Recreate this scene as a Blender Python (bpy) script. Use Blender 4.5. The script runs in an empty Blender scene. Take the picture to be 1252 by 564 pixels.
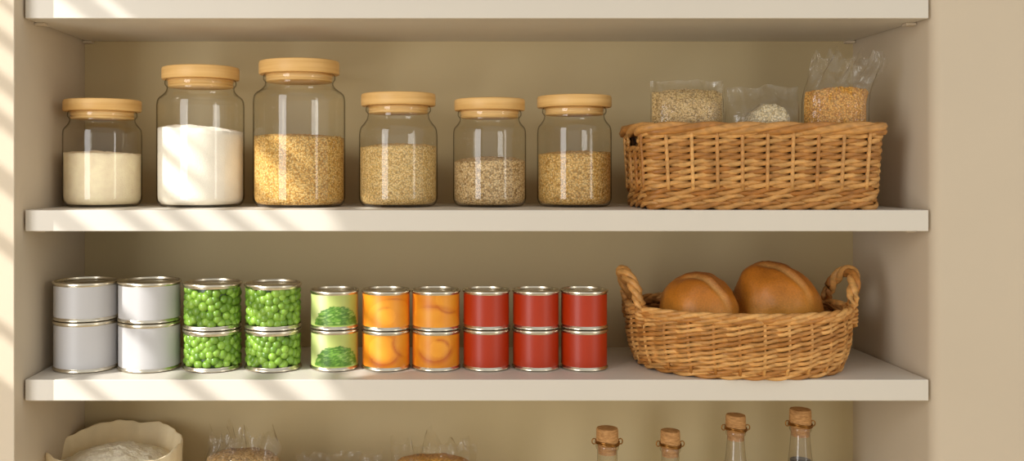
import bpy, math, random
from mathutils import Vector, noise
PI = math.pi
sc = bpy.context.scene
COL = sc.collection
random.seed(7)

# ------------------------------------------------------------------ camera frame (1252 x 564)
F, D, CX, CY, ZC = 1150.0, 1.2432, 518.0, 205.0, 1.35
def S(y): return (D + y) / F                       # metres per pixel at depth y
def X(px, y=0.0): return (px - CX) * S(y)
def Z(py, y=0.0): return ZC - (py - CY) * S(y)
DEPTH = 0.2278                                     # depth of the shelves

cam = bpy.data.cameras.new('camera'); co = bpy.data.objects.new('camera', cam); COL.objects.link(co)
co.location = (0, -D, ZC); co.rotation_euler = (PI/2, 0, 0)
cam.sensor_fit = 'HORIZONTAL'; cam.sensor_width = 36; cam.lens = F / 1252 * 36
cam.shift_x = (626 - CX) / 1252; cam.shift_y = (CY - 282) / 1252
cam.clip_start = 0.02
sc.camera = co
sc.view_settings.view_transform = 'Standard'
sc.view_settings.look = 'None'

# ------------------------------------------------------------------ materials
def lin(c):
    return tuple(((v/255)/12.92 if v/255 <= .04045 else ((v/255+.055)/1.055)**2.4) for v in c)
def newmat(name):
    m = bpy.data.materials.new(name); m.use_nodes = True
    nt = m.node_tree; nt.nodes.clear()
    return m, nt, nt.nodes.new('ShaderNodeOutputMaterial')
def N(nt, t, **kw):
    n = nt.nodes.new(t)
    for k, v in kw.items():
        if k in n.inputs: n.inputs[k].default_value = v
        else: setattr(n, k, v)
    return n
def ramp(nt, stops):
    r = nt.nodes.new('ShaderNodeValToRGB'); e = r.color_ramp.elements
    while len(e) < len(stops): e.new(0.5)
    for i, (p, c) in enumerate(stops):
        e[i].position = p; e[i].color = (*lin(c), 1)
    return r
def paint(name, c, rough=.6, var=.04, scale=6, bump=0.02, spec=.3, bscale=400):
    m, nt, out = newmat(name); L = nt.links
    p = N(nt, 'ShaderNodeBsdfPrincipled', Roughness=rough); p.inputs['Specular IOR Level'].default_value = spec
    tc = N(nt, 'ShaderNodeTexCoord'); nz = N(nt, 'ShaderNodeTexNoise', Scale=scale, Detail=4.0)
    L.new(tc.outputs['Object'], nz.inputs['Vector'])
    r = ramp(nt, [(.3, tuple(v*(1-var) for v in c)), (.7, tuple(min(255, v*(1+var)) for v in c))])
    L.new(nz.outputs['Fac'], r.inputs['Fac']); L.new(r.outputs['Color'], p.inputs['Base Color'])
    n2 = N(nt, 'ShaderNodeTexNoise', Scale=bscale, Detail=3.0); L.new(tc.outputs['Object'], n2.inputs['Vector'])
    b = N(nt, 'ShaderNodeBump', Strength=bump, Distance=.002); L.new(n2.outputs['Fac'], b.inputs['Height'])
    L.new(b.outputs['Normal'], p.inputs['Normal']); L.new(p.outputs['BSDF'], out.inputs['Surface'])
    return m
def metal(name, c, rough=.25):
    m, nt, out = newmat(name); L = nt.links
    p = N(nt, 'ShaderNodeBsdfPrincipled', Metallic=1.0, Roughness=rough)
    tc = N(nt, 'ShaderNodeTexCoord'); nz = N(nt, 'ShaderNodeTexNoise', Scale=60.0, Detail=3.0)
    L.new(tc.outputs['Object'], nz.inputs['Vector'])
    r = ramp(nt, [(.3, tuple(v*.9 for v in c)), (.7, c)])
    L.new(nz.outputs['Fac'], r.inputs['Fac']); L.new(r.outputs['Color'], p.inputs['Base Color'])
    L.new(p.outputs['BSDF'], out.inputs['Surface']); return m
def vcol(name, rough=.4, spec=.4, nscale=0, namt=.25, bump=0.0, stretch=(1, 1, 1)):
    """colour from the mesh's own colour attribute, broken up by noise"""
    m, nt, out = newmat(name); L = nt.links
    p = N(nt, 'ShaderNodeBsdfPrincipled', Roughness=rough); p.inputs['Specular IOR Level'].default_value = spec
    a = N(nt, 'ShaderNodeVertexColor', layer_name='Col'); src = a.outputs['Color']
    if nscale:
        tc = N(nt, 'ShaderNodeTexCoord'); mp = N(nt, 'ShaderNodeMapping'); mp.inputs['Scale'].default_value = stretch
        L.new(tc.outputs['Object'], mp.inputs['Vector'])
        nz = N(nt, 'ShaderNodeTexNoise', Scale=nscale, Detail=4.0); L.new(mp.outputs['Vector'], nz.inputs['Vector'])
        mr = N(nt, 'ShaderNodeMapRange'); mr.inputs['From Min'].default_value = .3; mr.inputs['From Max'].default_value = .7
        mr.inputs['To Min'].default_value = 1-namt; mr.inputs['To Max'].default_value = 1+namt*.6
        L.new(nz.outputs['Fac'], mr.inputs['Value'])
        mx = N(nt, 'ShaderNodeVectorMath', operation='SCALE')
        L.new(src, mx.inputs[0]); L.new(mr.outputs['Result'], mx.inputs['Scale']); src = mx.outputs['Vector']
        if bump:
            b = N(nt, 'ShaderNodeBump', Strength=bump, Distance=.001); L.new(nz.outputs['Fac'], b.inputs['Height'])
            L.new(b.outputs['Normal'], p.inputs['Normal'])
    L.new(src, p.inputs['Base Color']); L.new(p.outputs['BSDF'], out.inputs['Surface']); return m
def grain(name, dark, mid, light, scale=520, bump=.6):
    m, nt, out = newmat(name); L = nt.links
    p = N(nt, 'ShaderNodeBsdfPrincipled', Roughness=.75); p.inputs['Specular IOR Level'].default_value = .2
    tc = N(nt, 'ShaderNodeTexCoord'); v = N(nt, 'ShaderNodeTexVoronoi', Scale=scale)
    L.new(tc.outputs['Object'], v.inputs['Vector'])
    sp = N(nt, 'ShaderNodeSeparateColor'); L.new(v.outputs['Color'], sp.inputs['Color'])
    r = ramp(nt, [(0, dark), (.35, mid), (1, light)]); L.new(sp.outputs['Red'], r.inputs['Fac'])
    mr = N(nt, 'ShaderNodeMapRange'); mr.inputs['From Min'].default_value = .25; mr.inputs['From Max'].default_value = .75
    mr.inputs['To Min'].default_value = 1; mr.inputs['To Max'].default_value = .5
    L.new(v.outputs['Distance'], mr.inputs['Value'])
    mx = N(nt, 'ShaderNodeVectorMath', operation='SCALE'); L.new(r.outputs['Color'], mx.inputs[0]); L.new(mr.outputs['Result'], mx.inputs['Scale'])
    L.new(mx.outputs['Vector'], p.inputs['Base Color'])
    b = N(nt, 'ShaderNodeBump', Strength=bump, Distance=.0012, invert=True); L.new(v.outputs['Distance'], b.inputs['Height'])
    L.new(b.outputs['Normal'], p.inputs['Normal']); L.new(p.outputs['BSDF'], out.inputs['Surface']); return m
def glass(name, edge, mid=(250, 250, 246), haze=0.0, rough=.02, bump=0.0, bscale=30, ior=1.45, boost=1.0):
    """thin clear sheet: see-through face on, darker and mirror-like at grazing angles"""
    m, nt, out = newmat(name); L = nt.links
    lw = N(nt, 'ShaderNodeLayerWeight', Blend=.5)
    r = ramp(nt, [(0, mid), (.70, mid), (.90, tuple((a*.35+b*.65) for a, b in zip(mid, edge))), (1, edge)])
    L.new(lw.outputs['Facing'], r.inputs['Fac'])
    t = N(nt, 'ShaderNodeBsdfTransparent'); L.new(r.outputs['Color'], t.inputs['Color'])
    g = N(nt, 'ShaderNodeBsdfGlossy', Roughness=rough)
    l2 = N(nt, 'ShaderNodeLayerWeight', Blend=.5)
    pw = N(nt, 'ShaderNodeMath', operation='POWER'); L.new(l2.outputs['Facing'], pw.inputs[0]); pw.inputs[1].default_value = 4.0
    f0 = ((ior-1)/(ior+1))**2*boost
    mu = N(nt, 'ShaderNodeMath', operation='MULTIPLY_ADD', use_clamp=True); L.new(pw.outputs['Value'], mu.inputs[0]); mu.inputs[1].default_value = .45; mu.inputs[2].default_value = f0
    if bump:
        tc = N(nt, 'ShaderNodeTexCoord'); nz = N(nt, 'ShaderNodeTexNoise', Scale=bscale, Detail=3.0, Distortion=1.2)
        L.new(tc.outputs['Object'], nz.inputs['Vector'])
        b = N(nt, 'ShaderNodeBump', Strength=bump, Distance=.01); L.new(nz.outputs['Fac'], b.inputs['Height'])
        L.new(b.outputs['Normal'], g.inputs['Normal'])
    mx = N(nt, 'ShaderNodeMixShader'); L.new(mu.outputs['Value'], mx.inputs['Fac'])
    base = t.outputs['BSDF']
    if haze:
        df = N(nt, 'ShaderNodeBsdfDiffuse'); df.inputs['Color'].default_value = (.9, .88, .82, 1)
        m2 = N(nt, 'ShaderNodeMixShader', Fac=haze); L.new(base, m2.inputs[1]); L.new(df.outputs['BSDF'], m2.inputs[2]); base = m2.outputs['Shader']
    L.new(base, mx.inputs[1]); L.new(g.outputs['BSDF'], mx.inputs[2])
    L.new(mx.outputs['Shader'], out.inputs['Surface']); return m
def wood(name, a, b, stretch=(3, 60, 60), rough=.45, scale=4):
    m, nt, out = newmat(name); L = nt.links
    p = N(nt, 'ShaderNodeBsdfPrincipled', Roughness=rough); p.inputs['Specular IOR Level'].default_value = .35
    tc = N(nt, 'ShaderNodeTexCoord'); mp = N(nt, 'ShaderNodeMapping'); mp.inputs['Scale'].default_value = stretch
    L.new(tc.outputs['Object'], mp.inputs['Vector'])
    nz = N(nt, 'ShaderNodeTexNoise', Scale=scale, Detail=6.0, Distortion=.4); L.new(mp.outputs['Vector'], nz.inputs['Vector'])
    r = ramp(nt, [(.3, a), (.7, b)]); L.new(nz.outputs['Fac'], r.inputs['Fac']); L.new(r.outputs['Color'], p.inputs['Base Color'])
    bp = N(nt, 'ShaderNodeBump', Strength=.1, Distance=.001); L.new(nz.outputs['Fac'], bp.inputs['Height']); L.new(bp.outputs['Normal'], p.inputs['Normal'])
    L.new(p.outputs['BSDF'], out.inputs['Surface']); return m
def crust(name):
    m, nt, out = newmat(name); L = nt.links
    p = N(nt, 'ShaderNodeBsdfPrincipled', Roughness=.42); p.inputs['Specular IOR Level'].default_value = .4
    a = N(nt, 'ShaderNodeVertexColor', layer_name='Col')
    tc = N(nt, 'ShaderNodeTexCoord'); nz = N(nt, 'ShaderNodeTexNoise', Scale=18.0, Detail=6.0); L.new(tc.outputs['Object'], nz.inputs['Vector'])
    n2 = N(nt, 'ShaderNodeTexNoise', Scale=420.0, Detail=3.0); L.new(tc.outputs['Object'], n2.inputs['Vector'])
    mm = N(nt, 'ShaderNodeMath', operation='MULTIPLY_ADD'); L.new(n2.outputs['Fac'], mm.inputs[0]); mm.inputs[1].default_value = .45; L.new(nz.outputs['Fac'], mm.inputs[2])
    mr = N(nt, 'ShaderNodeMapRange'); mr.inputs['From Min'].default_value = .45; mr.inputs['From Max'].default_value = 1.0
    mr.inputs['To Min'].default_value = .66; mr.inputs['To Max'].default_value = 1.38; L.new(mm.outputs['Value'], mr.inputs['Value'])
    mx = N(nt, 'ShaderNodeVectorMath', operation='SCALE'); L.new(a.outputs['Color'], mx.inputs[0]); L.new(mr.outputs['Result'], mx.inputs['Scale'])
    L.new(mx.outputs['Vector'], p.inputs['Base Color'])
    b = N(nt, 'ShaderNodeBump', Strength=.45, Distance=.002); L.new(mm.outputs['Value'], b.inputs['Height']); L.new(b.outputs['Normal'], p.inputs['Normal'])
    L.new(p.outputs['BSDF'], out.inputs['Surface']); return m

M = dict(
    wall=paint('wall_paint', (201, 186, 163), .75, .012, 3, .03),
    back=paint('niche_back_bounce_tint', (198, 180, 140), .75, .012, 3, .03),  # yellower than the wall paint to stand in for bounced light in the niche
    shelf=paint('shelf_lacquer', (210, 202, 188), .42, .01, 4, .015, .4),
    gap=paint('shadow_gap_filler', (70, 56, 36), .9),
    floor=wood('oak_floor', (204, 182, 140), (222, 202, 164), (1, 12, 12)),
    white=paint('white_frame_paint', (235, 232, 226), .5),
    lid=wood('bamboo_lid', (212, 166, 98), (228, 186, 120), (2, 2, 60)),
    plug=wood('bamboo_plug', (204, 160, 92), (236, 200, 140), (3, 3, 120)),
    cork=wood('cork_stopper', (160, 112, 62), (205, 156, 100), (14, 14, 40), .7, 10),
    glass=glass('jar_glass', (96, 84, 46), (253, 252, 248), 0, .03, ior=1.5, boost=1.3),
    bottle=glass('bottle_glass', (120, 100, 62), (240, 234, 216), .06, .04, ior=1.5, boost=1.4),
    film=glass('clear_plastic_film', (214, 205, 184), (250, 248, 242), .025, .09, bump=.6, bscale=38, ior=1.45, boost=1.3),
    steel=metal('can_steel', (226, 216, 194), .27),
    wire=metal('stopper_wire', (176, 126, 66), .3),
    wicker=vcol('wicker', .48, .4, 90, .3, .3, (1, 1, 2)),
    label=vcol('printed_label', .38, .45),
    peas=vcol('peas_in_can', .28, .5, 60, .18),
    crust=crust('bread_crust'),
    flour_w=paint('white_flour', (246, 240, 228), .9, .015, 60, .35, .1, 500),
    flour_c=paint('cream_flour', (252, 233, 200), .9, .04, 60, .45, .1, 600),
    flour_s=paint('sack_flour', (246, 234, 210), .9, .06, 90, .9, .1, 260),
    sack=paint('sack_cloth', (240, 224, 188), .85, .05, 14, .3, .1, 900),
    gold=grain('golden_couscous', (196, 140, 60), (226, 176, 92), (246, 210, 138), 500),
    pale=grain('pale_couscous', (206, 160, 90), (232, 194, 122), (250, 220, 160), 540),
    quin=grain('beige_quinoa', (160, 122, 74), (214, 178, 122), (240, 212, 164), 470),
    mill=grain('golden_millet', (190, 138, 62), (222, 176, 98), (244, 208, 142), 470),
    bagq=grain('bagged_quinoa', (164, 130, 76), (212, 178, 118), (234, 204, 150), 520),
    oats=grain('bagged_rice', (196, 170, 120), (232, 212, 170), (248, 234, 204), 420),
    lent=grain('bagged_millet', (196, 130, 46), (226, 162, 70), (242, 190, 104), 500),
    brown=grain('brown_grain', (178, 136, 84), (210, 170, 114), (228, 194, 142), 420),
    dark=paint('dark_vinegar', (52, 34, 16), .3),
)

# ------------------------------------------------------------------ mesh helpers
class MB:
    def __init__(s): s.v, s.f, s.c, s.flat = [], [], [], set()
    def add(s, vs, fs, col=None):
        o = len(s.v); s.v += [tuple(p) for p in vs]; s.f += [tuple(i+o for i in f) for f in fs]
        if callable(col): s.c += [col(i) for i in range(len(vs))]
        else: s.c += [col or (1, 1, 1)]*len(vs)
    def box(s, x0, x1, y0, y1, z0, z1, col=None):
        s.add([(x0,y0,z0),(x1,y0,z0),(x1,y1,z0),(x0,y1,z0),(x0,y0,z1),(x1,y0,z1),(x1,y1,z1),(x0,y1,z1)],
              [(0,3,2,1),(4,5,6,7),(0,1,5,4),(1,2,6,5),(2,3,7,6),(3,0,4,7)], col)
    def lathe(s, prof, n=64, c=(0,0,0), col=None, fn=None, caps=(False, False)):
        vs = []
        for j, (r, z) in enumerate(prof):
            for i in range(n):
                a = 2*PI*i/n; rr, zz = (fn(a, j, r, z) if fn else (r, z))
                vs.append((c[0]+rr*math.cos(a), c[1]+rr*math.sin(a), c[2]+zz))
        fs = [(j*n+i, j*n+(i+1)%n, (j+1)*n+(i+1)%n, (j+1)*n+i) for j in range(len(prof)-1) for i in range(n)]
        if caps[0]: fs.append(tuple(range(n-1, -1, -1)))
        if caps[1]: fs.append(tuple(range((len(prof)-1)*n, len(prof)*n)))
        s.add(vs, fs, col)
    def tube(s, pts, ra, rb=None, n=6, closed=False, col=None, up=Vector((0,0,1)), taper=None):
        """ra across, rb along 'up'"""
        rb = rb or ra; vs = []; m = len(pts); pts = [Vector(p) for p in pts]
        for k, p in enumerate(pts):
            a = pts[(k-1) % m] if (closed or k) else p; b = pts[(k+1) % m] if (closed or k < m-1) else p
            t = (b-a)
            t = t.normalized() if t.length > 1e-9 else Vector((1,0,0))
            sd = t.cross(up); sd = sd.normalized() if sd.length > 1e-6 else Vector((1,0,0)); u2 = sd.cross(t)
            w = taper(k/(m-1)) if taper else 1
            for i in range(n):
                q = 2*PI*i/n; vs.append(p + sd*(ra*w*math.cos(q)) + u2*(rb*w*math.sin(q)))
        fs = [(k*n+i, k*n+(i+1)%n, ((k+1)%m)*n+(i+1)%n, ((k+1)%m)*n+i) for k in range(m if closed else m-1) for i in range(n)]
        if not closed: fs += [tuple(range(n-1, -1, -1)), tuple(range((m-1)*n, m*n))]
        s.add(vs, fs, col)
    def build(s, name, mat, parent=None, loc=None, smooth=True, bevel=0, angle=None):
        me = bpy.data.meshes.new(name); vs = s.v
        if loc: vs = [(x-loc[0], y-loc[1], z-loc[2]) for x, y, z in vs]
        me.from_pydata(vs, [], s.f); me.update()
        ca = me.color_attributes.new('Col', 'FLOAT_COLOR', 'POINT')
        for i, c in enumerate(s.c): ca.data[i].color = (c[0], c[1], c[2], 1)
        if smooth: me.polygons.foreach_set('use_smooth', [True]*len(me.polygons))
        me.materials.append(mat)
        o = bpy.data.objects.new(name, me); COL.objects.link(o)
        if loc: o.location = loc
        if parent: o.parent = parent
        if smooth and angle: 
            try: me.set_sharp_from_angle(angle=angle)
            except Exception: pass
        if bevel:
            md = o.modifiers.new('bevel', 'BEVEL'); md.width = bevel; md.segments = 3; md.limit_method = 'ANGLE'
        return o
def empty(name, loc):
    o = bpy.data.objects.new(name, None); COL.objects.link(o); o.location = loc; o.empty_display_size = .02; return o
def tag(o, label, cat, group=None, kind=None):
    o['label'] = label; o['category'] = cat
    if group: o['group'] = group
    if kind: o['kind'] = kind
    return o
def struct(o): o['kind'] = 'structure'; return o
def chaikin(p, it=2, closed=False):
    for _ in range(it):
        q = [] if closed else [p[0]]
        for i in range(len(p) if closed else len(p)-1):
            a, b = p[i], p[(i+1) % len(p)]
            q += [tuple(.75*u+.25*v for u, v in zip(a, b)), tuple(.25*u+.75*v for u, v in zip(a, b))]
        if not closed: q.append(p[-1])
        p = q
    return p
def fbm(x, y, z, s=1.0): return noise.fractal(Vector((x*s, y*s, z*s)), 1.0, 2.0, 4)

# ------------------------------------------------------------------ the setting
XL, XR = X(28), X(1138)                            # niche inner width
PROJ = -0.026                                      # front face of the left pier stands proud of the shelf fronts
mb = MB(); mb.box(-1.6, 1.9, DEPTH, DEPTH+.05, 0, 2.7); struct(mb.build('wall_back', M['back'], smooth=False))
mb = MB(); mb.box(-1.55, XL, PROJ, DEPTH, 0, 2.7)
struct(mb.build('wall_left', M['wall'], smooth=False, bevel=.0015))
# right pier: one plastered corner with a soft radius
R = .015; c0 = (XR+.001, -.004)
prof = [(XR+.001, DEPTH)] + [(XR+.001+R-R*math.cos(a), -.004+R-R*math.sin(a)) for a in [PI/2*i/8 for i in range(9)]] + [(1.9, -.004), (1.9, DEPTH)]
mb = MB(); n = len(prof)
mb.add([(x, y, 0) for x, y in prof]+[(x, y, 2.7) for x, y in prof], [(i, i+n, (i+1) % n+n, (i+1) % n) for i in range(n)]+[tuple(range(n)), tuple(range(2*n-1, n-1, -1))])
struct(mb.build('wall_right', M['wall'], angle=.7))
mb = MB(); mb.box(-1.6, 2.2, -3.2, DEPTH+.05, -.05, 0); struct(mb.build('floor', M['floor'], smooth=False))
# side wall with the slatted window the sun comes through
WX = -1.5; wy0, wy1, wz0, wz1 = -.89, -.42, ZC+.49, ZC+1.121
mb = MB(); t = .04
mb.box(WX-t, WX, -3.2, PROJ, 0, wz0); mb.box(WX-t, WX, -3.2, PROJ, wz1, 4.4)
mb.box(WX-t, WX, -3.2, wy0, wz0, wz1); mb.box(WX-t, WX, wy1, PROJ, wz0, wz1)
struct(mb.build('wall_window', M['wall'], smooth=False))
mb = MB()
KW = D / F
wins = [(520, 536), (620, 641), (694, 722), (768, 788), (813, 834), (868, 886), (915, 925), (978, 1008)]
for wa, wb in wins:                                # slats of the shutter, unevenly spaced and slightly tilted
    z, h = ZC+wa*KW, (wb-wa)*KW; sk = 0
    mb.add([(WX-t*.5-.002, wy0, z), (WX-t*.5+.002, wy0, z), (WX-t*.5+.002, wy0, z+h), (WX-t*.5-.002, wy0, z+h),
            (WX-t*.5-.002, wy1, z+sk), (WX-t*.5+.002, wy1, z+sk), (WX-t*.5+.002, wy1, z+h+sk), (WX-t*.5-.002, wy1, z+h+sk)],
           [(0,1,2,3),(7,6,5,4),(0,4,5,1),(1,5,6,2),(2,6,7,3),(3,7,4,0)])
w = struct(mb.build('window_1', M['white'], smooth=False))

# ------------------------------------------------------------------ shelves
ZS = {'top': Z(22)+.028, 'upper': Z(257), 'lower': Z(464.5), 'base': ZC-.62}
TH = {'top': .0285, 'upper': S(0)*26, 'lower': S(0)*26, 'base': .028}
def shelf(key, label):
    z1 = ZS[key]; z0 = z1-TH[key]
    x0, x1 = XL+.0028, XR-.0026
    mb = MB(); mb.box(x0, x1, 0, DEPTH, z0, z1)
    o = mb.build('shelf_board', M['shelf'], loc=((x0+x1)/2, 0, z0), smooth=False, bevel=.0012)
    tag(o, label, 'shelf', 'white pantry shelves')
    for sx in (0, 1):                              # small support cleats under each end
        for yy in (.035, DEPTH-.012):
            c = MB(); xa = XL+.0005 if sx == 0 else XR-.014
            c.box(xa, xa+.014, yy, yy+.012, z0-.004, z0)
            b = c.build('shelf_cleat', M['wall'], smooth=False, bevel=.001); b.parent = o
            b.location = (-o.location.x, -o.location.y, -o.location.z)
    return o
shelf('top', 'thick white shelf cut off by the top edge, nothing visible on it')
shelf('upper', 'white shelf carrying the glass jars and the rectangular basket')
shelf('lower', 'white shelf carrying the cans and the bread basket')
shelf('base', 'lowest shelf under the flour sack and corked bottles, mostly out of view')

# ------------------------------------------------------------------ jars
ZU = ZS['upper']; YJ = .118
def smoothstep(a, b, x):
    t = max(0, min(1, (x-a)/(b-a))); return t*t*(3-2*t)
def jar(cx, bw, lidw, neckw, ytop, lidh, ysh, ycont, label, fill, flabel, fname, fcat, dome=.004, tilt=0.0, seed=1):
    y = YJ; s = S(y); ax = X(cx, y); base = ZU+.0004
    Rb, Rl, Rn = bw/2*s, lidw/2*s, neckw/2*s
    yf = y-Rl*.8; zt = Z(ytop, yf)-base; zl = zt-lidh*s                # lid top / bottom above the shelf
    zs = Z(ysh, y)-base-1*s                                 # shoulder
    root = tag(empty('storage_jar', (ax, y, base)), label, 'jar', 'glass jars on the upper shelf')
    zn = zl-10*s                                          # bottom of neck collar
    p = [(0, .0012), (Rb-.016, .0012), (Rb-.010, 0), (Rb-.004, .0015), (Rb, .009), (Rb, .016), (Rb, zs-.012), (Rb, zs), (Rb-.14*(Rb-Rn), zs+.34*(zn-zs)), (Rn+.30*(Rb-Rn), zs+.56*(zn-zs)),
         (Rn-.0010, zs+.78*(zn-zs)), (Rn-.0022, zn-.0005), (Rn-.0015, zn+.0015), (Rn+.0006, zn+.0035), (Rn+.0012, zn+.006), (Rn+.0008, zl-.002), (Rn-.0006, zl)]
    p = [(max(r, 0.0001), z) for r, z in chaikin(p, 3)]
    mb = MB(); mb.lathe(p, 72); g = mb.build('glass_body', M['glass'], root)
    # lid: wooden disc with rounded edges and a plug that reaches into the neck
    mb = MB(); q = [(.0001, zl), (Rl-.001, zl), (Rl, zl+.0015), (Rl, zt-.003), (Rl-.0009, zt-.0008), (Rl-.003, zt), (.0001, zt)]
    mb.lathe(q, 72); lid = mb.build('lid', M['lid'], root, angle=.8)
    mb = MB(); rp = Rn-.0034
    q = [(.0001, zn+.001), (rp-.001, zn+.001), (rp, zn+.002), (rp, zn+.004), (rp-.0008, zn+.0046), (rp-.0008, zn+.0056), (rp, zn+.0062), (rp, zl), (.0001, zl)]
    mb.lathe(q, 64); mb.build('lid_plug', M['plug'], lid)
    # contents
    zc = Z(ycont, y-Rb*.6)-base; rc = Rb-.0018
    prof = [(.0001, .0032), (rc-.012, .0032), (rc-.005, .0042), (rc-.001, .009), (rc, .015)]
    nside = 14
    prof += [(rc, .015+(zc-.015)*i/nside) for i in range(1, nside+1)]
    nb = len(prof)
    prof += [(rc*(1-i/14)+.0001, zc) for i in range(1, 15)]
    def fn(a, j, r, z):
        k = smoothstep(.35, 1, (z/zc) if zc else 0)
        if j < nb-2: return r, z
        xx, yy = r*math.cos(a), r*math.sin(a)
        d = dome*(1-(r/rc)**2) + tilt*xx/rc + .0022*fbm(xx+seed, yy, 0, 45) + .0012*fbm(xx, yy+seed, 3, 160)
        return r, z+d
    mb = MB(); mb.lathe(prof, 96, fn=fn)
    o = mb.build(fname, fill, loc=(0, 0, 0)); o.location = (ax, y, base)
    tag(o, flabel, fcat, 'dry goods in the glass jars', 'stuff')
jar(125.5, 93, 92, 80, 120, 14, 163, 188, 'small clear glass jar with wooden lid, holding cream flour, leftmost of the row', M['flour_c'],
    'pale cream flour filling the leftmost small jar', 'cream_flour', 'flour', .003, -.001, 1)
jar(245.5, 105, 93, 84, 79, 15, 127, 158, 'tall clear glass jar with wooden lid, two thirds full of bright white flour', M['flour_w'],
    'bright white flour heaped in the tall second jar', 'white_flour', 'flour', .006, -.004, 2)
jar(366, 112, 98, 86, 71, 16, 121, 167, 'tallest and widest glass jar with wooden lid, holding golden couscous', M['gold'],
    'golden couscous in the tallest jar', 'couscous', 'grain', .004, -.001, 3)
jar(487, 96, 91, 78, 112, 15, 164, 179, 'short glass jar with wooden lid beside the tallest jar, full of pale golden grain', M['pale'],
    'pale golden fine grain in the fourth jar from the left', 'fine_grain', 'grain', .004, .001, 4)
jar(598.5, 89, 86, 76, 119, 14, 162, 197, 'short glass jar with wooden lid, less than half full of brownish beige quinoa', M['quin'],
    'brownish beige quinoa, the lowest fill among the jars', 'quinoa', 'grain', .006, .001, 5)
jar(702, 90, 90, 76, 115, 14, 161, 188, 'short glass jar with wooden lid standing next to the rectangular wicker basket', M['mill'],
    'golden tan millet in the jar next to the rectangular basket', 'millet', 'grain', .004, .001, 6)

# ------------------------------------------------------------------ cans
ZL = ZS['lower']; YC = .078
G = lambda *c: lin(c)
def mixc(a, b, t): t = max(0, min(1, t)); return tuple(u*(1-t)+v*t for u, v in zip(a, b))
def lab_plain(c):
    cc = G(*c); return lambda u, v: cc
def lab_beans(seed):
    rs = random.Random(seed); bits = []
    for _ in range(150):
        v = rs.uniform(.06, .62); hw = .74*math.sqrt(max(0, 1-((v-.04)/.60)**1.6))
        u = rs.uniform(-hw, hw); bits.append((u+.08, v, rs.uniform(-.5, .5)-u*.5, rs.random()))
    bits.sort(key=lambda b: -b[1])
    pal = [G(98, 144, 48), G(120, 166, 62), G(78, 122, 38), G(148, 184, 92)]
    def f(u, v):
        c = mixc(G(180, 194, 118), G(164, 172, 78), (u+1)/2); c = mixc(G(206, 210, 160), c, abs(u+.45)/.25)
        c = mixc(c, G(224, 176, 84), (u-.75)/.4)  # orange right edge: the neighbouring can's reflection painted into the label
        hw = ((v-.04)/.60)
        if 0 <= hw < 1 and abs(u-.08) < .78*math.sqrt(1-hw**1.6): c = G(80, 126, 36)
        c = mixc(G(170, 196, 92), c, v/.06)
        for bu, bv, a, k in bits:
            du, dv = (u-bu), (v-bv)*1.1
            p = du*math.cos(a)+dv*math.sin(a); q = -du*math.sin(a)+dv*math.cos(a)
            e = (p/.115)**2+(q/.04)**2
            if e < 1: c = mixc(pal[int(k*4) % 4], G(54, 98, 24), e**2*.9)
        return c
    return f
def lab_fruit(arcs):
    def f(u, v):
        c = mixc(G(226, 150, 34), G(216, 124, 18), .5+.5*noise.noise(Vector((u*2, v*3, arcs[0][0]*9))))
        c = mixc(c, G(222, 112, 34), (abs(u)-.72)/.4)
        for (cu, cv, r, a0, a1, w) in arcs:
            du, dv = u-cu, (v-cv)*1.15; d = math.hypot(du, dv); a = math.degrees(math.atan2(dv, du)) % 360
            if a0 <= a <= a1:
                e = 1-abs(d-r)/w
                fade = min(1, (a-a0)/25, (a1-a)/25)
                if e > 0: c = mixc(c, G(184, 84, 16), e*.9*fade)
            if d < r: c = mixc(c, G(250, 178, 54), .25)
        return c
    return f
def pea_mesh(R, h, z0, seed):
    rs = random.Random(seed); mb = MB(); rp = .0071
    mb.lathe([(R-.0065, z0), (R-.0065, z0+h)], 48, col=G(36, 66, 10))
    pts = []
    def far(a, z, m):
        for b, y, _ in pts:
            da = (a-b+PI) % (2*PI)-PI
            if (da*R)**2+(z-y)**2 < m*m: return False
        return True
    for k in range(5000):
        a = rs.uniform(0, 2*PI); z = rs.uniform(z0+.003, z0+h-.003)
        if far(a, z, .0096 if k < 3600 else .0074): pts.append((a, z, 0))
    for a, z, _ in pts:
        r = rp*rs.uniform(.86, 1.05); d = R-r-rs.uniform(-.0003, .0011)
        t = rs.random(); base = mixc(G(88, 126, 30), G(142, 180, 66), t)
        vs = []; nu, nv = 12, 7; fs = []
        for j in range(nv+1):
            th = PI*j/nv
            for i in range(nu):
                ph = 2*PI*i/nu
                vs.append((d*math.cos(a)+r*math.sin(th)*math.cos(ph), d*math.sin(a)+r*math.sin(th)*math.sin(ph),
                           min(max(z+r*math.cos(th), z0), z0+h)))
        for j in range(nv):
            for i in range(nu): fs.append((j*nu+i, (j+1)*nu+i, (j+1)*nu+(i+1) % nu, j*nu+(i+1) % nu))
        mb.add(vs, fs, base)
    return mb
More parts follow.
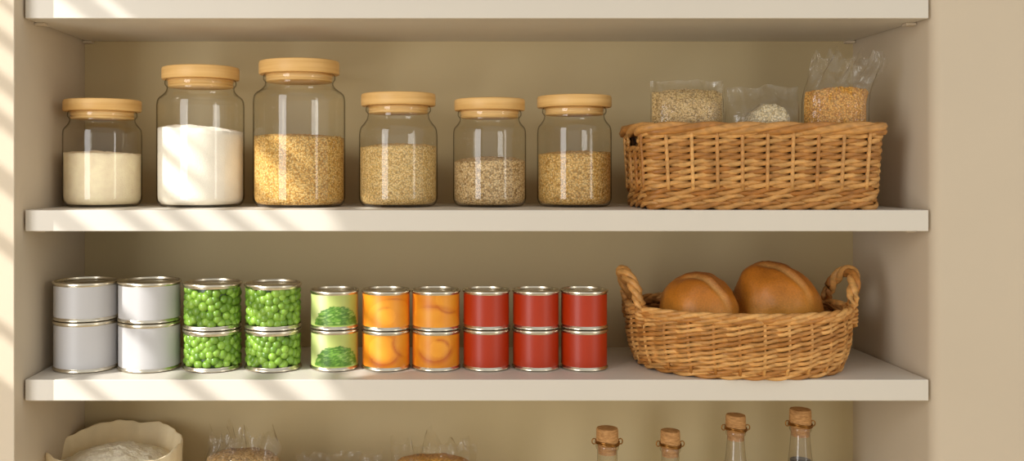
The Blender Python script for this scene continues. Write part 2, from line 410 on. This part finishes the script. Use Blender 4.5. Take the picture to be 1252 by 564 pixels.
def can(cx, wpx, z0, z1, style, label, group, seed=0):
    y = YC; ax = X(cx, y); R = wpx/2*S(y); h = z1-z0
    root = tag(empty('food_can', (ax, y, z0)), label, 'can', group)
    rb = R-.0015
    mb = MB(); mb.lathe([(.0001, .002), (rb-.004, .002), (rb-.0035, .0002), (rb, .0002), (R, .0012), (R, .003), (rb, .0042), (rb-.0004, .006)], 64)
    mb.build('bottom_rim', M['steel'], root, angle=.9)
    zt = h-.0003
    mb = MB(); mb.lathe([(rb-.0004, zt-.0065), (rb, zt-.0042), (R, zt-.0034), (R+.0002, zt-.0012), (R-.0004, zt-.0002), (R-.0012, zt), (R-.0022, zt-.0004), (R-.0028, zt-.0032),
                         (R*.86, zt-.0034), (R*.84, zt-.0024), (R*.78, zt-.0022), (R*.76, zt-.0032), (R*.62, zt-.0034), (R*.60, zt-.0028), (.0001, zt-.0028)], 72)
    mb.build('lid', M['steel'], root, angle=.9)
    la, lb = .0052, h-.0058
    if style == 'peas':
        pea_mesh(R-.0008, lb-la, la, seed).build('label', M['peas'], root)
    else:
        nu, nv = (128, 44) if callable(style) and seed else (72, 2)
        vs, cs, fs = [], [], []
        for j in range(nv+1):
            for i in range(nu):
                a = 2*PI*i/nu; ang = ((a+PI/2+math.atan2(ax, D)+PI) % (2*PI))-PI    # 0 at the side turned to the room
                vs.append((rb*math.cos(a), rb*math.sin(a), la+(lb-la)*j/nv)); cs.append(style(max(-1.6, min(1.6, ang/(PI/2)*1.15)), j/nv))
        for j in range(nv):
            for i in range(nu): fs.append((j*nu+i, j*nu+(i+1) % nu, (j+1)*nu+(i+1) % nu, (j+1)*nu+i))
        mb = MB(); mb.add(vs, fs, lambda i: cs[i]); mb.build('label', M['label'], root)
def stack(cx, w, top, seam, lo, hi, llab, ulab, group, sd=0):
    zm, zt = Z(seam, YC), Z(top, YC)
    can(cx, w, ZL+.0003, zm, lo, llab, group, sd); can(cx, w, zm+.0002, zt, hi, ulab, group, sd+50 if sd else 0)
wl = lab_plain((184, 181, 179)); rl = lab_plain((172, 46, 4))
stack(105.5, 78, 342, 389, wl, wl, 'taller plain white can at the bottom of the leftmost stack', 'shorter plain white can on top of the leftmost stack', 'plain white cans')
stack(183, 76, 342, 391, wl, wl, 'taller plain white can under another, beside the first pea stack', 'shorter plain white can on top of the second stack from the left', 'plain white cans')
stack(260, 72, 344, 400, 'peas', 'peas', 'bottom can showing green peas, in the stack beside the white cans', 'top can showing green peas, in the stack beside the white cans', 'green pea cans', 11)
stack(334, 70, 345, 400, 'peas', 'peas', 'bottom can showing green peas, in the right hand pea stack', 'top can showing green peas, in the right hand pea stack', 'green pea cans', 12)
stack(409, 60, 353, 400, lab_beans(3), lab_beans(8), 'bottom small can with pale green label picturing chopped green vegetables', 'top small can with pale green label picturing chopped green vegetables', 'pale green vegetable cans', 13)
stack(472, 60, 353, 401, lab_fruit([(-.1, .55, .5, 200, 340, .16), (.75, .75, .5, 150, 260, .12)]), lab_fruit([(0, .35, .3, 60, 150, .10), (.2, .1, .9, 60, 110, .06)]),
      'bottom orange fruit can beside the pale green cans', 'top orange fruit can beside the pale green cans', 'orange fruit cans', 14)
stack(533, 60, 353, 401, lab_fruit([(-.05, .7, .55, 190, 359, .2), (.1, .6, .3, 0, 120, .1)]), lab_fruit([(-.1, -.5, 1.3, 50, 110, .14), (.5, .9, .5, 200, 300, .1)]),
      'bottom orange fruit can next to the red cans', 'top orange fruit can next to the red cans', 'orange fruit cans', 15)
for i, (cx, w) in enumerate([(594.5, 58), (655, 58), (714, 58)]):
    nm = ['the red stack nearest the orange cans', 'the middle red stack', 'the red stack nearest the bread basket'][i]
    stack(cx, w, 353, 400, rl, rl, 'bottom plain red can of '+nm, 'top plain red can of '+nm, 'plain red cans')

# ------------------------------------------------------------------ wicker
rw = random.Random(21)
WK = [.82]
def wcol(k=1.0, dk=0):
    k *= WK[0]; b = mixc(G(176, 114, 48), G(226, 170, 98), rw.random()); b = mixc(b, G(132, 78, 30), dk)
    return tuple(v*k for v in b)
def resample(path, n):
    """closed 2-D path -> function s in [0,1) -> (x, y, nx, ny)"""
    L = [0]
    for i in range(len(path)):
        a, b = path[i], path[(i+1) % len(path)]; L.append(L[-1]+math.hypot(b[0]-a[0], b[1]-a[1]))
    T = L[-1]
    def at(s):
        d = (s % 1)*T; lo = 0; hi = len(path)
        while hi-lo > 1:
            m = (lo+hi)//2
            if L[m] <= d: lo = m
            else: hi = m
        a, b = path[lo], path[(lo+1) % len(path)]; k = (d-L[lo])/max(1e-9, L[lo+1]-L[lo])
        tx, ty = b[0]-a[0], b[1]-a[1]; q = math.hypot(tx, ty) or 1
        return a[0]+(b[0]-a[0])*k, a[1]+(b[1]-a[1])*k, ty/q, -tx/q
    return at, T
def rrect(hx, hy, r, n=8):
    p = []
    for cx, cy, a0 in ((hx-r, -hy+r, -90), (hx-r, hy-r, 0), (-hx+r, hy-r, 90), (-hx+r, -hy+r, 180)):
        for i in range(n+1):
            a = math.radians(a0+90*i/n); p.append((cx+r*math.cos(a), cy+r*math.sin(a)))
    # subdivide straights
    q = []
    for i in range(len(p)):
        a, b = p[i], p[(i+1) % len(p)]; m = max(1, int(math.hypot(b[0]-a[0], b[1]-a[1])/.004))
        q += [(a[0]+(b[0]-a[0])*k/m, a[1]+(b[1]-a[1])*k/m) for k in range(m)]
    return q
def oval(hx, hy, n=180, e=2.0):
    return [(hx*abs(math.cos(t))**(2/e)*(1 if math.cos(t) >= 0 else -1), hy*abs(math.sin(t))**(2/e)*(1 if math.sin(t) >= 0 else -1)) for t in [2*PI*i/n-PI/2 for i in range(n)]]
def strand_row(mb, at, T, z, ns, amp, zamp, hw, hh, sgn=1, gap=None, step=10, rowoff=0.0, bulge=0.0, dk=0):
    """a pair of twisted strands round the basket"""
    for st in (0, 1):
        n = ns*step; run = []; colour = wcol(dk=dk); off = rw.random()*.3
        def flush(cl):
            if len(run) > 3: mb.tube(run, hw, hh, 6, cl, colour)
        for i in range(n):
            s = i/n; ph = PI*(s*ns+rowoff)+PI*st
            x, y, nx, ny = at(s); r = amp*math.cos(ph)+bulge*abs(math.sin(ph)) + .0005*noise.noise(Vector((s*60, z*300, st)))
            zz = z+sgn*zamp*math.sin(ph) + .0011*noise.noise(Vector((s*22, z*170, 5+st)))
            if gap and gap(x, y, z): flush(False); run = []; continue
            run.append((x+nx*r, y+ny*r, zz))
            if gap is None and i and i % (ns*step//5 or 1) == 0:      # new cane every so often
                pass
        flush(len(run) == n)
def rope(mb, pts, R, r, k, pitch, closed=False, flat=1.0, dk=0):
    """k strands twisted round a path of 3-D points"""
    P = [Vector(p) for p in pts]; m = len(P); d = 0; ds = [0]
    for i in range(1, m): d += (P[i]-P[i-1]).length; ds.append(d)
    tot = d+((P[0]-P[-1]).length if closed else 0)
    turns = tot/pitch
    if closed: turns = round(turns*k)/k
    for j in range(k):
        out = []
        for i, p in enumerate(P):
            a = P[(i-1) % m] if (closed or i) else p; b = P[(i+1) % m] if (closed or i < m-1) else p
            t = (b-a).normalized(); u = Vector((0,0,1)); sd = t.cross(u)
            if sd.length < .2: sd = t.cross(Vector((1,0,0)))
            sd.normalize(); u2 = sd.cross(t)
            q = 2*PI*(ds[i]/tot*turns+j/k)
            out.append(p+sd*(R*math.cos(q))+u2*(R*flat*math.sin(q)))
        mb.tube(out, r, r, 7, closed, wcol(1.06, dk))

# rectangular basket
def rect_basket():
    hx0, hx1, hy = .154, .160, .071                       # bottom / top half width
    yc = .003+hy+.006; cxm = (X(786, .006)+X(1089, .006))/2; base = ZU+.0006; H = Z(152, .006)-base
    root = tag(empty('wicker_basket', (cxm, yc, base)), 'rectangular wicker basket holding clear bags of grain on the upper shelf', 'basket')
    ns = 26; weave = MB(); rows = 11; hz = (H-.010)/rows
    def gap(x, y, z): return abs(y) < .026 and H-.032 < z < H-.011 and abs(x) > .1
    for r in range(rows):
        z = .0055+hz*r; k = z/H; at, T = resample(rrect(hx0+(hx1-hx0)*k, hy-.004+.004*k, .022), 0)
        if r < 3: strand_row(weave, at, T, z, ns, .0026, .0036, .0026, .0038, 1, step=8, rowoff=r*.5+.25)
        else: strand_row(weave, at, T, z, ns, .0022, .0026, .0022, .0036, 1, gap=gap, step=10, bulge=.0016, rowoff=r % 2)
    weave.build('woven_side', M['wicker'], root)
    for i in range(ns):
        pts = []
        for j in range(9):
            k = j/8; zz = .026+(H-.030)*k; at, T = resample(rrect(hx0+(hx1-hx0)*zz/H, hy-.004+.004*zz/H, .022), 0)
            x, y, nx, ny = at(i/ns); o = .0030+.0009*math.sin(j*PI)
            pts.append((x+nx*o, y+ny*o, zz))
        if abs(pts[0][0]) > .1 and abs(pts[0][1]) < .026: pts = [p for p in pts if p[2] < H-.03]
        st = MB(); st.tube(pts, .0027, .0027, 6, False, wcol(1.05)); st.build('stake', M['wicker'], root)
    # added inside liner closes the weave; its dark colour is painted gap shade
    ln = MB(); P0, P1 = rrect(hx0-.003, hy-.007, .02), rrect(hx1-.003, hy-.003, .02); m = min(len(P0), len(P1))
    at0, _ = resample(P0, 0); at1, _ = resample(P1, 0); nn = 160; vs = []
    for k in range(9):
        kk = k/8; z = .004+(H-.012)*kk
        for i in range(nn):
            a, b = at0(i/nn), at1(i/nn); vs.append((a[0]+(b[0]-a[0])*kk, a[1]+(b[1]-a[1])*kk, z))
    fs = []
    for k in range(8):
        for i in range(nn):
            f = (k*nn+i, k*nn+(i+1) % nn, (k+1)*nn+(i+1) % nn, (k+1)*nn+i)
            c = [sum(vs[q][d] for q in f)/4 for d in range(3)]
            if not gap(c[0], c[1], c[2]): fs.append(f)
    ln.add(vs, fs, G(70, 40, 14)); ln.build('gap_shade_liner', M['wicker'], root)
    bs = MB(); vs = [(x, y, .004) for x, y in P0]; vs += [(x, y, .001) for x, y in P0]; q = len(P0)
    bs.add(vs, [tuple(range(q)), tuple(range(2*q-1, q-1, -1))]+[(i+q, (i+1) % q+q, (i+1) % q, i) for i in range(q)], G(150, 96, 44))
    bs.build('base', M['wicker'], root)
    rim = MB(); rope(rim, [(x, y, H-.0055) for x, y in rrect(hx1+.001, hy+.001, .022)], .0050, .0054, 3, .15, True, .85)
    rim.build('rim', M['wicker'], root)
    return cxm, yc, base, H
bx, by, bz, bH = rect_basket(); WK[0] = .92

# oval bread basket
def bread_basket():
    yc = .102; cxm = X(900, yc); base = ZL+.0006; zr = ZC-.198-base
    b0, b1 = (.137, .107), (.152, .111)
    root = tag(empty('bread_basket', (cxm, yc, base)), 'oval wicker basket with two twisted handles holding bread loaves', 'basket')
    ns = 26; rows = 12; weave = MB(); hz = (zr-.004)/rows
    prof = lambda k: (b0[0]+(b1[0]-b0[0])*k+.006*math.sin(PI*min(1, k*1.1)), b0[1]+(b1[1]-b0[1])*k+.004*math.sin(PI*min(1, k*1.1)))
    for r in range(rows):
        z = .0045+hz*r; hx, hy = prof(z/zr); at, T = resample(oval(hx, hy, e=2.15), 0)
        strand_row(weave, at, T, z, ns, .0028, .0026, .0022, .0028, 1, step=10, rowoff=0 if r > 1 else r*.5)
    weave.build('woven_side', M['wicker'], root)
    for i in range(ns):
        pts = []
        for j in range(8):
            z = .006+(zr-.010)*j/7; hx, hy = prof(z/zr); at, T = resample(oval(hx, hy, e=2.15), 0); x, y, nx, ny = at(i/ns)
            pts.append((x+nx*.0022, y+ny*.0022, z))
        st = MB(); st.tube(pts, .0024, .0024, 6, False, wcol(1.05)); st.build('stake', M['wicker'], root)
    ln = MB(); nn = 120; vs = []
    for k in range(9):
        z = .004+(zr-.006)*k/8; hx, hy = prof(z/zr)
        vs += [(x, y, z) for x, y in oval(hx-.004, hy-.004, nn, 2.15)]
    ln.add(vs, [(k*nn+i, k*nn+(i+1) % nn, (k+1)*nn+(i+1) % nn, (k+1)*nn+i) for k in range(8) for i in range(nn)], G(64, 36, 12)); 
    ins = ln.build('gap_shade_liner', M['wicker'], root)  # added liner behind the strands, coloured dark as the shade between them
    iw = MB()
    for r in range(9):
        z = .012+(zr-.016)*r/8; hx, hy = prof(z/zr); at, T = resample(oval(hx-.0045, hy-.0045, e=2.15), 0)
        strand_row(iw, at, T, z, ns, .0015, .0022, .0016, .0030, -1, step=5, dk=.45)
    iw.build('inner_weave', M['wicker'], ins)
    bs = MB(); P0 = oval(b0[0]-.002, b0[1]-.002, 90, 2.15); q = len(P0)
    bs.add([(x, y, .006) for x, y in P0]+[(x, y, .001) for x, y in P0], [tuple(range(q)), tuple(range(2*q-1, q-1, -1))]+[(i+q, (i+1) % q+q, (i+1) % q, i) for i in range(q)], G(150, 96, 44))
    bs.build('base', M['wicker'], root)
    rim = MB()
    for (dz, off) in ((0, .0016), (.0052, .0010)):
        rope(rim, [(x, y, zr-.004+dz) for x, y in oval(b1[0]+off, b1[1]+off, 200, 2.15)], .0028, .0034, 3, .07, True, .8)
    rim.build('rim', M['wicker'], root)
    for sg in (-1, 1):
        h = MB(); ya = .042; pts = []; top = .050
        for i in range(25):
            t = -1+2*i/24; a = t*PI/2*1.0
            yy = ya*math.sin(a)*1.0; zz = zr-.022+(top+.022)*max(0, math.cos(a))**.62
            ang = math.asin(max(-1, min(1, yy/b1[1]))); xx = (b1[0]+.005)*math.cos(ang)+.005*max(0, math.cos(a))
            pts.append((sg*xx, yy, zz))
        rope(h, pts, .0044, .0048, 3, .06, False)
        # wrapping where the handle grips the rim
        for q in (-1, 1):
            yy = q*ya; ang = math.asin(yy/b1[1]); 
            for k in range(4):
                x = sg*(b1[0]+.004)*math.cos(ang); z0 = zr-.014+.005*k
                h.tube([(x+.0085*math.cos(u), yy+.0075*math.sin(u), z0+.002*math.sin(u*1.0)) for u in [2*PI*i/12 for i in range(12)]], .0022, .0026, 5, True, wcol())
        h.build('handle', M['wicker'], root)
    return cxm, yc, base, zr
ox, oy, oz, ozr = bread_basket()

# ------------------------------------------------------------------ bread
def loaf(px, y, ztop, rx, ry, label, seed, cut_a, rot, cut_o=.42, skew=0):
    zb = oz+.0075; hz = (ztop-zb)/2; c = (X(px, y), y, zb+hz)
    mb = MB(); nu, nv = 72, 44; vs, cs, fs = [], [], []
    ca, sa = math.cos(cut_a), math.sin(cut_a)
    for j in range(nv+1):
        th = PI*j/nv
        for i in range(nu):
            ph = 2*PI*i/nu; e = .86
            dx, dy, dz = math.sin(th)**e*math.cos(ph), math.sin(th)**e*math.sin(ph), math.cos(th)
            if dz < -.55: dz = -.55-(-.55-dz)*.25 
            n1 = .06*noise.noise(Vector((dx*1.6+seed, dy*1.6, dz*1.6)))+.028*noise.noise(Vector((dx*4+seed, dy*4, dz*4)))
            k = 1+n1; 
            p, q = dx*ca+dy*sa, -dx*sa+dy*ca
            up = smoothstep(.0, .35, dz)
            d = q+cut_o+.10*math.sin(p*2.6)
            cut = math.exp(-(d/.07)**2)*up*smoothstep(.75, .35, abs(p-.22)); lip = math.exp(-((d-.13)/.06)**2)*up*smoothstep(.75, .4, abs(p-.22))
            k += -.06*cut+.05*lip; k *= 1-skew*dx*max(0, dz)
            low = smoothstep(-.2, .6, dz)
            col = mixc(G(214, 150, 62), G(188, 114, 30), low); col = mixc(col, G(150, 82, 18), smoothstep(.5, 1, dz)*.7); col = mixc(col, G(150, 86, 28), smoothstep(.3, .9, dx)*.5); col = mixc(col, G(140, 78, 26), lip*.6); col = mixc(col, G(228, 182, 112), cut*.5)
            x, yv = dx*rx*k, dy*ry*k
            vs.append((x*math.cos(rot)-yv*math.sin(rot), x*math.sin(rot)+yv*math.cos(rot), dz*hz*k if dz > 0 else dz*hz/.66)); cs.append(col)
    for j in range(nv):
        for i in range(nu): fs.append((j*nu+i, (j+1)*nu+i, (j+1)*nu+(i+1) % nu, j*nu+(i+1) % nu))
    zmin = min(v[2] for v in vs)
    mb.add(vs, fs, lambda i: cs[i]); o = mb.build('bread_loaf', M['crust']); o.location = (c[0], c[1], zb-zmin)
    top = max(v[2] for v in vs)-zmin; o.scale = (1, 1, (ztop-zb)/top)
    tag(o, label, 'bread', 'round bread loaves in the oval basket')
loaf(855, .082, Z(332, .09), .0545, .056, 'smaller round brown loaf on the left side of the oval basket', 3.1, -.50, 0, .40, .05)
loaf(950, .112, Z(320, .112), .0620, .058, 'larger taller brown loaf on the right side of the oval basket', 8.4, -.62, .1, .40, .14)

# ------------------------------------------------------------------ bags
def bag(name, px, y, zb, w, H, t, hfill, label, film_l=None, fill=None, flabel=None, fname='grain', fcat='grain', lean=0.0, flare=0.0, spiky=.0, seed=1, fw=1.0, group='clear bags in the rectangular basket', mound=.4, crump=1.0, foff=0.0):
    cx = X(px, y); rs = random.Random(seed); nu, nv = 44, 56
    root = tag(empty(name, (cx, y, zb)), label, 'bag', group)
    kf = hfill/H
    def pos(u, v, side, inset=0.0):
        z = v*H; up = smoothstep(kf*.85, min(1, kf*1.35+.1), v)
        W = w*(1+flare*up*v) * (.90+.10*smoothstep(0, .15, v))
        T = t*(max(0, 1-abs(u)**3))**.5*(1-.86*up)*(.55+.45*smoothstep(0, .18, v))
        x = u*(W-inset)+lean*up*v
        cr = crump*(.0025+.010*up)
        n1 = noise.ridged_multi_fractal(Vector((u*1.6+seed, v*2.6, side*1.7+seed)), 1.0, 2.2, 4, 1.0, 2.0)-1.0
        n2 = noise.noise(Vector((u*6+seed*3, v*4, side)))
        yy = side*(T-inset)+(cr*(n1*.6+n2*.5) if not inset else 0)
        if not inset:
            z += spiky*up*(max(0, noise.noise(Vector((u*5.5+seed, 2.2, side*.35)))*1.7)+.4*noise.noise(Vector((u*17+seed, 1, side)))) + .006*up*noise.noise(Vector((u*2+seed, 9, 0)))
            x += .006*crump*up*noise.noise(Vector((u*2+seed, v*7, 4)))
        return (x, yy, z)
    mb = MB(); vs = []
    for side in (-1, 1):
        for j in range(nv+1):
            for i in range(nu+1): vs.append(pos(-1+2*i/nu, j/nv, side))
    fs = []; q = (nu+1)*(nv+1)
    for sd in (0, 1):
        for j in range(nv):
            for i in range(nu):
                a = sd*q+j*(nu+1)+i; f = (a, a+1, a+nu+2, a+nu+1); fs.append(f if sd == 0 else f[::-1])
    for i in range(nu): fs.append((i, q+i, q+i+1, i+1))
    mb.add(vs, fs); mb.build('film', M['film'], root)
    if fill:
        mb = MB(); vs = []; nj = 20
        for side in (-1, 1):
            for j in range(nj+1):
                for i in range(nu+1):
                    u = (-1+2*i/nu); uu = u*fw+foff
                    top = hfill*(1-mound*abs(u)**2.4)+.003*fbm(u*3+seed, side, 1, 1.5)
                    p = pos(uu, max(.01, top/H*j/nj), side, .0015)
                    e = .0006+max(0, 1-abs(u)**6)
                    vs.append((p[0], p[1]*min(1, e), max(.0015, top*j/nj)))
        fs = []; q2 = (nu+1)*(nj+1)
        for sd in (0, 1):
            for j in range(nj):
                for i in range(nu):
                    a = sd*q2+j*(nu+1)+i; f = (a, a+1, a+nu+2, a+nu+1); fs.append(f if sd == 0 else f[::-1])
        for i in range(nu):
            fs.append((i, q2+i, q2+i+1, i+1)); a = nj*(nu+1)+i; fs.append((a, a+1, q2+a+1, q2+a))
        mb.add(vs, fs); o = mb.build(fname, fill); o.location = (cx, y, zb)
        tag(o, flabel, fcat, 'dry goods in the clear bags', 'stuff')
zb = bz+.006; yb = .047
bag('grain_bag', 840, yb, zb, .050, Z(99, yb)-zb, .027, Z(110, yb)-zb, 'low clear bag of beige quinoa at the left end of the rectangular basket',
    fill=M['bagq'], flabel='beige quinoa inside the left bag of the rectangular basket', fname='quinoa', seed=2, mound=.03, fw=.99)
bag('grain_bag', 931, yb, zb, .050, Z(106, yb)-zb, .027, Z(128, yb)-zb, 'half empty clear bag with a little cream rice, middle of the rectangular basket',
    fill=M['oats'], flabel='cream coloured rice heaped in the middle bag', fname='rice', seed=5, mound=.22, fw=.64, foff=.16)
bag('grain_bag', 1021, yb, zb, .045, Z(72, yb)-zb, .027, Z(108, yb)-zb, 'tall clear bag of golden millet with a crumpled open top, right end of rectangular basket',
    fill=M['lent'], flabel='golden orange millet inside the tall right bag', fname='millet', seed=9, mound=.04, fw=.98, flare=.14, lean=.018, spiky=.016, crump=1.5)
zb3 = ZS['base']+.0006
bag('snack_bag', 297, .11, zb3, .056, Z(533, .11)-zb3, .045, Z(553, .11)-zb3, 'crumpled clear bag of brown grain standing beside the flour sack',
    fill=M['brown'], flabel='brown grain inside the crumpled bag beside the sack', seed=13, mound=.04, fw=.97, spiky=.020, crump=2.2, flare=-.1, group='clear bags on the lowest shelf')
bag('snack_bag', 413, .125, zb3, .064, Z(556, .125)-zb3, .045, Z(572, .125)-zb3, 'low clear bag with a flat top edge, between the two crumpled bags',
    fill=M['brown'], flabel='brown grain inside the low flat bag', seed=17, mound=.05, fw=.96, spiky=.008, crump=1.2, group='clear bags on the lowest shelf')
bag('snack_bag', 530, .11, zb3, .062, Z(545, .11)-zb3, .045, Z(559, .11)-zb3, 'clear crumpled bag of orange grain nearest the corked bottles',
    fill=M['lent'], flabel='orange grain inside the bag nearest the bottles', seed=23, mound=.05, fw=.96, spiky=.020, crump=2.0, group='clear bags on the lowest shelf')

# ------------------------------------------------------------------ flour sack
def sack():
    y = .118; cx = X(142, y); base = zb3; H = ZC-.402-base; R0 = .092
    root = tag(empty('flour_sack', (cx, y, base)), 'open cream cloth sack full of flour at the left end of the lowest shelf', 'sack')
    prof = [(.0001, .001), (.070, .001), (.082, .006), (.088, .03), (.091, .09), (.093, .15), (R0, H-.03), (R0+.001, H-.01), (R0+.0015, H-.002), (R0, H+.001), (R0-.002, H-.002), (R0-.004, H-.012), (R0-.008, H-.035), (R0-.012, H-.06)]
    prof = chaikin(prof, 1)
    def fn(a, j, r, z):
        k = smoothstep(.05, .2, z); f = smoothstep(H-.07, H, z)
        w = .0035*k*noise.noise(Vector((math.cos(a)*3, math.sin(a)*3, z*8)))+.0026*f*noise.noise(Vector((math.cos(a)*9, math.sin(a)*9, 2+z*6)))
        dz = f*(.006*noise.noise(Vector((math.cos(a)*1.8+4, math.sin(a)*1.8, 1)))+.003*noise.noise(Vector((math.cos(a)*5, math.sin(a)*5, 7)))+.010*max(0, math.sin(a)))
        return r+w, z+dz
    mb = MB(); mb.lathe(prof, 120, fn=fn); mb.build('cloth', M['sack'], root)
    fl = MB(); pr = [(R0*(1-i/24)-.006*(1-i/24)+.0001, 0) for i in range(25)]
    def f2(a, j, r, z):
        x, yy = r*math.cos(a), r*math.sin(a); k = 1-(r/R0)**2
        return r, H-.032+.030*k+.003*fbm(x, yy, 0, 40)+.0018*fbm(x, yy, 2, 150)
    fl.lathe(pr, 110, fn=f2); o = fl.build('sack_flour', M['flour_s']); o.location = (cx, y, base)
    tag(o, 'rough cream flour heaped in the open cloth sack', 'flour', None, 'stuff')
sack()

# ------------------------------------------------------------------ corked bottles
def bottle(px, ctop, ccw, ch, nw, flare, label, liquid=0.5, tilt=0):
    y = .120; s = S(y); cx = X(px, y); base = zb3; zt = Z(ctop, y)-base; zc = zt-ch*s
    rn = nw/2*s; rc = ccw/2*s; Rb = .036
    root = tag(empty('corked_bottle', (cx, y, base)), label, 'bottle', 'corked bottles on the lowest shelf')
    zn = zc-.004
    p = [(.0001, .003), (Rb-.008, .002), (Rb-.002, .002), (Rb, .006), (Rb, .02), (Rb, .10), (Rb-.001, .125), (rn+.010, .155), (rn+.004+flare*.5, .175), (rn+flare*.45, zn-.035), (rn, zn-.008), (rn, zn-.004), (rn+.0022, zn-.002), (rn+.0022, zn+.003), (rn-.001, zn+.004)]
    mb = MB(); pr = chaikin(p, 2); mb.lathe(pr, 48); mb.build('glass_body', M['bottle'], root)
    mb = MB(); q = [(.0001, zn-.010), (rc*.80, zn-.010), (rc*.86, zn+.003), (rc*.90, zn+.004), (rc*.98, zn+.007), (rc, zn+.010), (rc*.97, zt-.0025), (rc*.93, zt-.0006), (rc*.8, zt), (.0001, zt)]
    mb.lathe(q, 40); ck = mb.build('cork', M['cork'], root, angle=.9)
    mb = MB(); rr = rc*1.06
    for dz in (0, .0022):
        mb.tube([(rr*math.cos(a)*1.0, rr*math.sin(a), zn+.0055+dz+.0012*math.sin(a*2)) for a in [2*PI*i/36 for i in range(36)]], .0011, .0011, 6, True)
    for sg in (-1, 1):
        mb.tube([(sg*(rr+.0022+.0030*math.cos(a)), 0, zn+.0078+.0040*math.sin(a)) for a in [2*PI*i/14 for i in range(14)]], .0009, .0009, 5, True, up=Vector((0, 1, 0)))
    mb.build('wire_clip', M['wire'], root)
    lv = Z(liquid, y)-base if liquid > 10 else .11
    inner = [(max(.0001, r-.0022), z) for r, z in pr if .003 < z < lv]
    rt = inner[-1][0]
    for (r, z), (r2, z2) in zip(pr, pr[1:]):
        if z < lv <= z2: rt = max(.001, r+(r2-r)*(lv-z)/(z2-z)-.0022)
    mb = MB(); mb.lathe([(.0001, .005)]+inner+[(rt, lv), (.0001, lv)], 40)
    o = mb.build('dark_liquid', M['dark']); o.location = (cx, y, base)
    tag(o, 'dark brown liquid inside the '+label.split(',')[0], 'liquid', None, 'stuff')
bottle(742.5, 523, 27, 20, 24, .000, 'corked bottle with a straight narrow neck, leftmost of the four')
bottle(819.5, 526, 24, 20, 21, .000, 'shortest corked bottle with the thinnest neck, second from left')
bottle(899.5, 507, 24, 19, 20, .0045, 'corked bottle with a widening neck and no dark level in view, third from left')
bottle(978.5, 500, 26, 21, 22, .0045, 'tallest corked bottle holding dark liquid up its neck, rightmost of the four', liquid=562)

# ------------------------------------------------------------------ light
def area(name, loc, target, sx, sy, e, c):
    l = bpy.data.lights.new(name, 'AREA'); l.shape = 'RECTANGLE'; l.size = sx; l.size_y = sy; l.energy = e; l.color = c
    o = bpy.data.objects.new(name, l); COL.objects.link(o); o.location = loc
    o.rotation_euler = (Vector(target)-Vector(loc)).to_track_quat('-Z', 'Y').to_euler(); return o
area('window_light', (-1.33, -1.45, ZC+.02), (0, 0, ZC-.1), .85, 1.8, 30, (.97, .985, 1))
area('room_light', (1.75, -1.5, ZC-.05), (0, .1, ZC-.1), .26, 1.5, 5.0, (1, .96, .88))
sl = bpy.data.lights.new('sun', 'SUN'); so = bpy.data.objects.new('sun', sl); COL.objects.link(so)
sl.energy = 5.4; sl.angle = math.radians(.55); sl.color = (1, .99, .97)
so.rotation_euler = Vector((1.6, 1, -1.28)).to_track_quat('-Z', 'Y').to_euler()
w = bpy.data.worlds.new('world'); sc.world = w; w.use_nodes = True; nt = w.node_tree
bg = nt.nodes['Background']; bg.inputs['Strength'].default_value = .71
tc = nt.nodes.new('ShaderNodeTexCoord'); sp = nt.nodes.new('ShaderNodeSeparateXYZ'); nt.links.new(tc.outputs['Generated'], sp.inputs[0])
mr = nt.nodes.new('ShaderNodeMapRange'); mr.inputs['From Min'].default_value = -1; nt.links.new(sp.outputs['Z'], mr.inputs['Value'])
rp = nt.nodes.new('ShaderNodeValToRGB'); e = rp.color_ramp.elements
e[0].position = .25; e[0].color = (1.0, .92, .76, 1); e[1].position = .75; e[1].color = (.97, .97, .97, 1)
nt.links.new(mr.outputs['Result'], rp.inputs['Fac']); nt.links.new(rp.outputs['Color'], bg.inputs['Color'])
sc.cycles.use_denoising = True
sc.cycles.transparent_max_bounces = 24
sc.cycles.max_bounces = 10
sc.cycles.diffuse_bounces = 6
